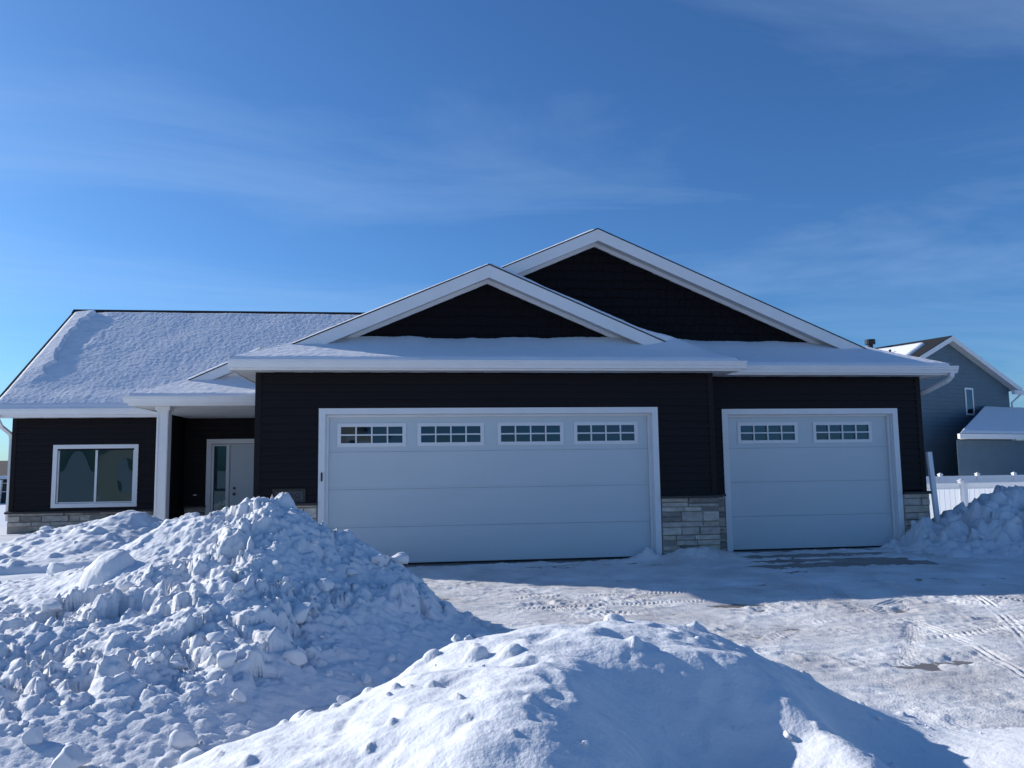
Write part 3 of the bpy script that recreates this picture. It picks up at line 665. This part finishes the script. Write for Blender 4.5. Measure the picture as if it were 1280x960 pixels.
# gable end under the left rake
MS = .72; EY, EZ, RYY = 4.6, 2.90, 8.61; RZ = EZ+MS*(RYY-EY)
MB().prism([(LX0+.02, LW+.02, LS), (LX0+.02, 2*RYY-LW-.02, LS), (LX0+.02, RYY, RZ-.12-MS*0.02)], (.12, 0, 0)).build('gable_wall', M['siding'], house)
slab('roof_slope', [(-10.14, EY, EZ), (1.4, EY, EZ), (1.4, RYY, RZ), (-10.14, RYY, RZ)])
slab('roof_slope', [(-10.14, RYY+.002, RZ), (1.4, RYY+.002, RZ), (1.4, 2*RYY-EY, EZ), (-10.14, 2*RYY-EY, EZ)])
MB().prism([(-10.15, RYY-.14, RZ-.14*MS+.012), (-10.15, RYY, RZ+.035), (-10.15, RYY+.14, RZ-.14*MS+.012), (-10.15, RYY, RZ+.004)], (11.4, 0, 0)).build('ridge_cap', M['shingle'], house)
for sg in (1, -1):
    y0 = EY if sg == 1 else 2*RYY-EY
    MB().prism([(-10.138, y0, EZ-.031), (-10.138, RYY, RZ-.031), (-10.138, RYY, RZ-.22), (-10.138, y0, EZ-.20)], (.026, 0, 0)).build('rake_fascia', M['white'], house)
MB().box(-10.14, -6.57, EY-.001, EY+.024, LS-.012, EZ-.034).build('fascia', M['white'], house)
gutter_x(-10.17, -6.57, EY-.002, EZ-.002); soffit_box(-10.11, LX1, EY+.026, LW-.018, LS)
# window
def window():
    wn = link('window', None, house)
    x0, x1, z0, z1 = -8.97, -7.23, .81, 2.15; Y = LW
    MB().plate(x0, x1, z0, z1, Y-.04, Y+.0, [(x0+.085, x1-.085, z0+.085, z1-.085)]).build('casing', M['white'], wn)
    a, b, c, d = x0+.085, x1-.085, z0+.085, z1-.085; mid = (a+b)/2
    MB().plate(a-.01, b+.01, c-.01, d+.01, Y+.001, Y+.08, [(a+.03, mid-.022, c+.03, d-.03), (mid+.022, b-.03, c+.03, d-.03)]).build('sash', M['white'], wn)
    for k, (p, q) in enumerate(((a+.028, mid-.02), (mid+.02, b-.028))):
        # sealed panes bow inwards in the cold, so the reflections bend
        n = 14; u = np.linspace(0, 1, n); U, V = np.meshgrid(u, u)
        bow = .006*np.sin(pi*U)*np.sin(pi*V)*(1.0 if k else .8)
        grid_mesh('pane', p+(q-p)*U, Y+.035+bow, c+.028+(d-c-.056)*V, M['glass'], wn)
    MB().box(a-.7, b+1.2, Y+1.6, Y+1.65, 0, 2.7).build('room_backing', M['interior'], wn)
window()
# entry door with sidelight
def entry():
    e = link('front_door', None, house); x0, x1, zt = -5.99, -4.55, 2.18; Y = EW
    MB().plate(x0-.11, x1+.11, .05, zt+.11, Y-.035, Y, [(x0, x1, .04, zt)]).build('door_casing', M['white'], e)
    MB().plate(x0, x1, .05, zt, Y+.001, Y+.09, [(x0+.05, x0+.33, .25, zt-.05), (x0+.40, x1-.04, .06, zt-.04)]).build('door_frame', M['white'], e)
    MB().add([(x0+.04, Y+.05, .24), (x0+.34, Y+.05, .24), (x0+.34, Y+.05, zt-.04), (x0+.04, Y+.05, zt-.04)], [(0, 1, 2, 3)]).build('sidelight_pane', M['glass'], e)
    MB().box(x0+.402, x1-.042, Y+.045, Y+.085, .062, zt-.042).build('door_leaf', M['door'], e)
    MB().tube([(x0+.52, Y+.045, 1.0), (x0+.52, Y+.0, 1.0)], .032, 14).build('knob', M['black'], e)
    MB().tube([(x0+.52, Y+.045, 1.14), (x0+.52, Y+.015, 1.14)], .03, 14).build('deadbolt', M['black'], e)
    MB().box(x0-1.6, x1+.4, Y+.9, Y+.95, 0, 2.5).build('hall_backing', M['interior'], e)
entry()
MB().box(-6.37, -6.30, EW-.05, EW-.018, .985, 1.01).build('doorbell_plate', M['white'], house)
# porch: column, beam, hipped pent roof with its own small gable
PY, PX = 2.2, -6.55; PZ = 2.78; PE = 2.945
col_ = link('porch_column', None, house)
MB().box(-6.125, -5.915, 2.50, 2.71, .1, PZ-.05).build('shaft', M['white'], col_)
for a in (-6.115, -5.955): MB().box(a, a+.03, 2.488, 2.499, .1, PZ-.12).build('edge_trim', M['white'], col_)
MB().box(-6.155, -5.885, 2.47, 2.74, PZ-.07, PZ-.001).build('capital', M['white'], col_)
MB().box(-6.155, -5.885, 2.47, 2.74, .05, .2).build('plinth', M['white'], col_)
MB().box(PX, -4.21, PY, PY+.025, PZ-.012, PE-.034).build('fascia', M['white'], house)
MB().box(PX, PX+.025, PY+.026, 4.58, PZ-.012, PE-.034).build('fascia', M['white'], house)
gutter_x(PX-.06, -4.0, PY-.001, PE-.002)
soffit_box(PX+.027, -3.85, PY+.027, EW-.02, PZ)
PS = .46
slab('pent_roof', [(PX, PY, PE), (-3.86, PY, PE), (-3.86, 3.2, PE+PS*1.0), (PX+1.0, 3.2, PE+PS*1.0)])
PXc = -4.35
slab('roof_slope', [(PX, PY, PE+.003), (PX+.75, PY+.75, PE+PS*.75), (PXc, PY+.75, PE+PS*(PXc-PX)), (PXc, 6.3, PE+PS*(PXc-PX)), (PX, 5.2, PE)])
pz = lambda x: PE+PS*(x-PX)
MB().prism([(PX+1.0, 3.2, PE+PS*1.0-.05), (PXc, 3.2, PE+PS-.05), (PXc, 3.2, pz(PXc)-.05)], (0, .1, 0)).build('gable_wall', M['siding'], house)
q = lambda yy, t, b: [(PX+.8, yy, pz(PX+.8)-t), (PXc, yy, pz(PXc)-t), (PXc, yy, pz(PXc)-b), (PX+.8, yy, pz(PX+.8)-b)]
MB().prism(q(2.92, .03, .22), (0, .028, 0)).build('rake_fascia', M['white'], house)
MB().prism(q(2.95, .20, .212), (0, .22, 0)).build('rake_soffit', M['soffit'], house)
MB().prism(q(3.14, .213, .30), (0, .058, 0)).build('frieze_board', M['white'], house)
MB().prism(q(2.914, .008, .031), (0, .05, 0)).build('drip_edge', M['black'], house)
MB().box(LX1+.15, -3.85, 2.3, EW, -.2, .06).build('porch_slab', M['concrete'], house)
# downspouts with their hinged extensions folded up
def downspout(pts, wx=.075, wy=.055): return MB().rtube(pts, wx, wy).build('downspout', M['white'], house)
downspout([(-9.93, EY-.05, EZ-.12), (-9.93, EY-.04, EZ-.20), (-9.91, EY+.10, EZ-.36), (-9.875, LW+.03, EZ-.50), (-9.87, LW+.09, EZ-.62), (-9.87, LW+.09, .55)])
MB().rtube([(-10.0, LW-.22, .12), (-9.955, LW-.12, 1.42)], .085, .06).build('downspout_extension', M['white'], house)
downspout([(XR-.03, .10, E0-.12), (XR-.03, .11, E0-.20), (XR-.05, .20, E0-.27), (XR-.17, .62, E0-.42), (XR-.30, .95, E0-.50), (8.16, 1.05, E0-.62), (8.16, 1.05, .4)], .08, .06)
MB().rtube([(8.24, .42, .05), (8.19, .5, 1.72)], .085, .06).build('downspout_extension', M['white'], house)

# house number sign
sg = empty('house_number_sign', (-3.30, -.02, 1.10), 0, 'small dark framed house number sign half hidden behind the tall snow pile', 'sign')
MB().plate(-.26, .26, -.15, .15, -.025, .0, [(-.215, .215, -.105, .105)]).build('frame', M['black'], sg)
MB().box(-.216, .216, -.012, -.002, -.106, .106).build('plate', M['plate'], sg)
def text(s, x, z, size, parent, m):
    cu = bpy.data.curves.new('digits', 'FONT'); cu.body = s; cu.size = size; cu.extrude = .002; cu.align_x = 'CENTER'; cu.align_y = 'CENTER'
    to = bpy.data.objects.new('tmp_digits', cu); col.objects.link(to)
    dg = bpy.context.evaluated_depsgraph_get(); me = bpy.data.meshes.new_from_object(to.evaluated_get(dg)); bpy.data.objects.remove(to)
    me.materials.clear(); me.materials.append(m)
    o = link('digits', me, parent); o.rotation_euler = (pi/2, 0, 0); o.location = (x, -.0145, z)
text('08', .085, 0.0, .20, sg, M['black'])

# ------------------------------------------------------------------ snow lying on the roofs
def roof_snow(name, label, quads, th, res=.03, ridges=None):
    """quads: (corner list a,b,c,d going round, edges (ab,bc,cd,da) that taper), joined in one sheet"""
    for n_, qq in enumerate(quads):
        qd, tp = qq[:2]; mul = qq[2] if len(qq) > 2 else 1.0
        a, b, c, d = [np.array(p, float) for p in qd]
        nu = max(4, int(max(np.linalg.norm(b-a), np.linalg.norm(c-d))/res)); nv = max(4, int(max(np.linalg.norm(d-a), np.linalg.norm(c-b))/res))
        U, V = np.meshgrid(np.linspace(0, 1, nu), np.linspace(0, 1, nv))
        Pp = (a*((1-U)*(1-V))[..., None]+b*(U*(1-V))[..., None]+c*(U*V)[..., None]+d*((1-U)*V)[..., None])
        x, y, z = Pp[..., 0], Pp[..., 1], Pp[..., 2]
        lu = max(np.linalg.norm(b-a), np.linalg.norm(c-d)); lv = max(np.linalg.norm(d-a), np.linalg.norm(c-b))
        e = np.ones_like(U)
        rr = lambda d_: np.sqrt(np.clip(1-(1-np.clip(d_/.10, 0, 1))**2, 0, 1))
        if tp[0]: e = e*rr(V*lv)
        if tp[1]: e = e*rr((1-U)*lu)
        if tp[2]: e = e*rr((1-V)*lv)
        if tp[3]: e = e*rr(U*lu)
        t = th*(1+.16*fbm(x, y, 1.1, 3, .5, 501))+.0036*fbm(x, y, .11, 4, .6, 505)+.004*fbm(x, y, .05, 2, .5, 509)
        if ridges is not None: t = t+ridges(x, y)
        Z = z+.004+np.maximum(t*mul, .012)*e-.012*(1-e)
        o = grid_mesh(name, x, y, Z, M['snow_roof'])
        yield o
def joined(name, label, quads, th, res=.03, ridges=None):
    os_ = list(roof_snow(name, label, quads, th, res, ridges))
    root = empty(name, tuple(quads[0][0][0]), 0, label, 'roof snow', 'snow lying on the roofs')
    for o in os_:
        o.name = 'snow_sheet'; o.parent = root; o.matrix_parent_inverse = Matrix.Translation(-Vector(root.location)); 
    return root
def carve(x, y):
    # wind carved lip running down beside the rake, with small terraces
    u = (y-EY)/(RYY-EY); d = x+10.07; edge = .42+.10*fbm(y, x*.1, .5, 3, .6, 77)+.12*np.sin(u*7)*u
    lip = .065*np.clip(d/edge, 0, 1)*sstep(edge+.05, edge, d)*sstep(.15, .4, u)
    ter = .022*np.clip(np.sin(16*(u*1.3+.25*d)+3*fbm(x, y, .6, 2, .5, 79)), 0, 1)*sstep(1.5, .7, d)*sstep(.3, .5, u)*(d > edge)
    return lip-ter+.03*sstep(.16, .05, u)
joined('roof_snow', 'wide snow blanket on the steep left roof above the window', [([(-10.07, EY-.03, EZ-.02), (1.2, EY-.03, EZ-.02), (1.2, RYY-.12, RZ-.12*MS), (-10.07, RYY-.12, RZ-.12*MS)], (1, 0, 1, 1))], .06, .024, carve)
def drift(x, y): return .05*sstep(.1, .75, y)*np.clip(.5+fbm(x, y*0, 1.4, 3, .5, 91), 0, 1.2)*sstep(-3.4, -2.4, x)+.13*np.exp(-((x-3.35)/.45)**2-((y-.55)/.5)**2)
joined('roof_snow', 'snow ledge on the low roof above the double garage door', [
    ([(-4.2, -.405, E0-.004), (4.2, -.405, E0-.004), (3.05, YW1, zp1(YW1)), (-3.05, YW1, zp1(YW1))], (1, 0, 0, 0)),
    ([(-4.2, -.405, E0-.004), (-4.2, YR1, E0), (-4.2, YR1+.001, E0+.0004), (-3.45, YR1, zL(-3.45))], (0, 0, 0, 0)),
    ([(-4.22, YR1, E0-.006), (-4.22, 5.5, E0-.006), (-.02, 5.5, zL(-.02)), (-.02, YR1, zL(-.02))], (1, 0, 0, 1), .5),
    ([(4.2, -.405, E0-.004), (4.2, .16, E0), (3.05, 1.31, zR1(3.05)), (3.45, .35, zR1(3.45))], (0, 0, 0, 0)),
    ([(3.45, .36, zR1(3.45)), (3.05, 1.40, zR1(3.05)), (.05, 1.40, zR1(.05)), (.05, .36, zR1(.05))], (0, 0, 0, 1))], .042, .03, drift)
def drift2(x, y): return .05*sstep(.7, 1.45, y)*np.clip(.5+fbm(x, y*0, 1.6, 3, .5, 95), 0, 1.2)+.12*np.exp(-((x-3.4)/.9)**2-((y-1.2)/.5)**2)
joined('roof_snow', 'snow ledge on the low roof above the single garage door', [
    ([(4.2, .155, E0-.004), (XR, .155, E0-.004), (XR-1.29, YW2, zp2(YW2)), (2.91, YW2, zp2(YW2))], (1, 0, 0, 0)),
    ([(XR, .13, E0-.01), (XR, YR2, E0), (XR, YR2+.001, E0), (XR-.94, YR2, zR2(XR-.94))], (0, 0, 0, 0)),
    ([(.02, YR2, zL(.02)), (.02, 5.5, zL(.02)), (CX-.03, 5.5, zL(CX-.03)), (CX-.03, YR2, zL(CX-.03))], (0, 0, 1, 1), .45)], .042, .03, drift2)
joined('roof_snow', 'small snow cap on the porch roof beside the white post', [
    ([(PX, PY-.03, PE-.01), (-3.86, PY-.03, PE-.01), (-3.86, 3.2, PE+PS), (PX+1.0, 3.2, PE+PS)], (1, 0, 0, 0)),
    ([(PX, PY-.03, PE-.01), (PX, 2.95, PE), (PX, 2.951, PE), (PX+.75, PY+.75, PE+PS*.75)], (0, 0, 0, 0)),
    ([(PX-.02, 2.95, PE-.008), (PX-.02, 4.7, PE-.008), (PXc, 4.7, pz(PXc)), (PXc, 2.95, pz(PXc))], (1, 0, 0, 1))], .045, .025)

# ------------------------------------------------------------------ white vinyl fences on the right
def fence(x0, n, sp, Y, z0, h, label, rz=0, mv='vinyl'):
    f = empty('vinyl_fence', (x0, Y, z0), rz, label, 'fence', 'white vinyl fences beside the neighbouring house')
    for k in range(n+1):
        p = MB().box(k*sp-.063, k*sp+.063, -.063, .063, -.3, h+.04).build('post', M[mv], f)
        c = MB(); c.box(k*sp-.078, k*sp+.078, -.078, .078, h+.041, h+.065)
        c.add([(k*sp-.068, -.068, h+.0655), (k*sp+.068, -.068, h+.0655), (k*sp+.068, .068, h+.0655), (k*sp-.068, .068, h+.0655), (k*sp, 0, h+.115)], [(0, 1, 4), (1, 2, 4), (2, 3, 4), (3, 0, 4), (3, 2, 1, 0)])
        c.build('post_cap', M[mv], p)
    for k in range(n):
        a, b = k*sp+.065, (k+1)*sp-.065
        MB().box(a, b, -.025, .025, h-.16, h-.02).build('top_rail', M[mv], f); MB().box(a, b, -.025, .025, .02, .14).build('bottom_rail', M[mv], f)
        m = MB(); npk = int((b-a)/.16); wv = (b-a)/npk
        for i in range(npk): m.add([(a+i*wv, -.004, .141), (a+i*wv+.012, -.011, .141), (a+(i+1)*wv-.012, -.011, .141), (a+(i+1)*wv, -.004, .141), (a+i*wv, -.004, h-.161), (a+i*wv+.012, -.011, h-.161), (a+(i+1)*wv-.012, -.011, h-.161), (a+(i+1)*wv, -.004, h-.161)], [(0, 1, 5, 4), (1, 2, 6, 5), (2, 3, 7, 6)])
        m.build('picket_panel', M[mv], f)
    return f
fence(14.56-2.44, 4, 2.44, 8.3, -.34, 1.26, 'nearer white vinyl fence with sunlit panels behind the shaded snow pile')
fence(19.38-1.6*2, 8, 1.6, 16, -.36, 1.33, 'farther white vinyl fence in shade along the wall of the blue grey house', 0, 'white')

# ------------------------------------------------------------------ neighbouring house on the right
nb = empty('neighbour_house', (24.35, 22, -.3), radians(20), 'blue grey two storey house with white trim right of the garage', 'house')
def nbp(name, mb, m, parent=None): return mb.build(name, m, parent or nb)
W2_, EZ2, PZ2 = 4.85, 5.55, 7.85; s2 = (PZ2-EZ2)/(W2_+.3)
nwall = nbp('wall', MB().prism([(-W2_, 0, 0), (W2_, 0, 0), (W2_, 0, EZ2-.1), (0, 0, PZ2-.17), (-W2_, 0, EZ2-.1)], (0, 11, 0)), M['nsiding'])
z = .3
while z < PZ2-.5:
    hw = W2_ if z < EZ2-.1 else max(0, (PZ2-.2-z)/s2)
    if hw > .3: nbp('siding_board', MB().prism([(-hw+.02, -.002, z), (-hw+.02, -.02, z), (-hw+.02, -.002, z+.19)], (2*hw-.04, 0, 0)), M['nsiding'], nwall)
    z += .2
for sgn in (-1, 1):
    xe = sgn*(W2_+.35); ze = PZ2-s2*(W2_+.35)
    rf = nbp('roof', MB().prism([(xe, -.4, ze), (0, -.4, PZ2), (0, 11.4, PZ2), (xe, 11.4, ze)], (0, 0, -.05)), M['shingle'])
    nbp('rake_fascia', MB().prism([(xe, -.43, ze-.03), (0, -.43, PZ2-.03), (0, -.43, PZ2-.26), (xe, -.43, ze-.26)], (0, .029, 0)), M['nwhite'])
    nbp('rake_soffit', MB().prism([(xe, -.4, ze-.20), (0, -.4, PZ2-.20), (0, -.4, PZ2-.22), (xe, -.4, ze-.22)], (0, .38, 0)), M['soffit'])
    nbp('gutter', MB().box(min(xe, xe+sgn*.12), max(xe, xe+sgn*.12), -.42, 11.3, ze-.17, ze-.02), M['nwhite'])
# eave return on the right with its own snow, downspout
nbp('eave_return', MB().box(W2_-.5, W2_+.75, -.6, -.44, EZ2-.42, EZ2-.22), M['nwhite'])
nbp('downspout', MB().tube([(W2_+.55, -.3, EZ2-.35), (W2_+.3, -.15, EZ2-.62), (W2_+.07, -.08, EZ2-.8), (W2_+.07, -.08, .2)], .045, 8), M['nwhite'])
wn2 = nbp('window', MB().plate(-.05+.02, .62, 3.75, 5.1, -.05, -.021, [(.06, .53, 3.84, 5.01)]), M['nwhite']); wn2.location = (1.25, 0, .3)
nbp('pane', MB().add([(.05, -.03, 3.83), (.54, -.03, 3.83), (.54, -.03, 5.02), (.05, -.03, 5.02)], [(0, 1, 2, 3)]), M['gdglass'], wn2)
nbp('wall_light', MB().box(-4.25, -4.10, -.14, -.021, 3.25, 3.52), M['nwhite'])
nbp('wall_light', MB().box(-4.6, -4.48, -.1, -.021, 2.0, 2.15), M['nwhite'])
# lower hipped garage block
nlw = nbp('garage_wall', MB().prism([(-3.1, -2.3, 0), (9, -2.3, 0), (9, -.025, 0), (.4, -.025, 0)], (0, 0, 2.75)), M['nsiding'])
for k in range(13): nbp('siding_board', MB().prism([(-3.1, -2.302, .2+k*.19), (-3.1, -2.32, .2+k*.19), (-3.1, -2.302, .2+k*.19+.185)], (12.1, 0, 0)), M['nsiding'], nlw)
nbp('garage_roof', MB().add([(-3.5, -2.7, 3.0), (9.4, -2.7, 3.0), (9.4, 0, 4.45), (2.6, -.03, 4.45), (.6, -.03, 3.0), (-3.5, -2.7, 2.95), (9.4, -2.7, 2.95)], [(0, 1, 2, 3), (0, 3, 4), (0, 5, 6, 1)]), M['shingle'])
nbp('garage_gutter', MB().box(-3.6, 9.4, -2.82, -2.7, 2.78, 3.0), M['nwhite'])
nbp('garage_soffit', MB().box(-2.9, 9.3, -2.69, -2.33, 2.78, 2.80), M['soffit'])
# vents
vx = nbp('roof_vent', MB().tube([(-.75, 3.6, PZ2-.6), (-.75, 3.6, PZ2+.1)], .14, 12), M['black'])
nbp('vent_cap', MB().tube([(-.75, 3.6, PZ2+.101), (-.75, 3.6, PZ2+.16), (-.75, 3.6, PZ2+.30), (-.75, 3.6, PZ2+.34)], .26, 14), M['black'], vx)
nbp('vent_pipe', MB().tube([(-1.75, 1.7, PZ2-1.1), (-1.75, 1.7, PZ2-.5)], .06, 8), M['black'])
nbp('vent_pipe', MB().tube([(6.2, -.6, 3.9), (6.2, -.6, 4.75)], .16, 10), M['black'])
def nsnow(label, quad, th):
    (o,) = list(roof_snow('roof_snow', '', [(quad, (1, 1, 1, 1))], th, .12)); o.location = nb.location; o.rotation_euler = nb.rotation_euler
    tag(o, label, 'roof snow', 'snow lying on the roofs'); return o
sx = lambda x: PZ2-s2*abs(x)+.01
nsnow('bright sunlit snow patch on the blue grey house roof', [(-4.9, -.2, sx(-4.9)), (-4.9, 10, sx(-4.9)), (-.25, 10, sx(-.25)), (-.7, .5, sx(-.7))], .10)
nsnow('blue shaded snow on the low garage roof of the blue grey house', [(-3.45, -2.72, 3.03), (9.3, -2.72, 3.03), (9.3, -.1, 4.44), (2.6, -.1, 4.46)], .08)
# ------------------------------------------------------------------ far houses
def far_house(loc, wd, dp, eh, ph, rz, mw, mr, label, face=-1, nw=4):
    h = empty('far_house', loc, rz, label, 'house')
    wl = MB().prism([(-wd/2, 0, 0), (-wd/2, dp, 0), (-wd/2, dp, eh), (-wd/2, dp/2, ph-.15), (-wd/2, 0, eh)], (wd, 0, 0)).build('wall', mw, h)
    rf = MB()
    for sg_ in (0, 1):
        y0 = -.4 if sg_ == 0 else dp+.4
        rf.prism([(-wd/2-.4, y0, eh-.05), (wd/2+.4, y0, eh-.05), (wd/2+.4, dp/2, ph), (-wd/2-.4, dp/2, ph)], (0, 0, -.12))
    rf.build('roof', mr, h)
    yf = -.03 if face < 0 else dp+.03
    MB().box(-wd/2-.4, wd/2+.4, min(yf*1.0-.42 if face < 0 else dp+.40, 99), (-.41 if face < 0 else dp+.46), eh-.25, eh-.02).build('fascia', M['nwhite'], h)
    for k in range(nw):
        x = -wd/2+wd*(k+.5)/nw
        f = MB().box(x-.7, x+.7, min(yf, yf+.03*-face), max(yf, yf+.03), eh*.38, eh*.72).build('window', M['nwhite'], h)
        MB().box(x-.58, x+.58, yf-.035, yf+.05, eh*.41, eh*.69).build('pane', M['black'], f)
    return h
far_house((-30.6, 42, -.3), 8.5, 9, 1.75, 2.75, radians(4), M['dsiding'], M['brownroof'], 'small dark distant house at the far left edge')
far_house((-8.5, -52, -.3), 11, 9, 5.4, 8.2, 0, M['tan'], M['brownroof'], 'tan house across the street mirrored in the garage door glass', 1)
far_house((-22.6, -54, -.3), 5.6, 9, 4.6, 7.2, 0, M['cream'], M['brownroof'], 'cream house across the street mirrored in the left window', 1, 1)
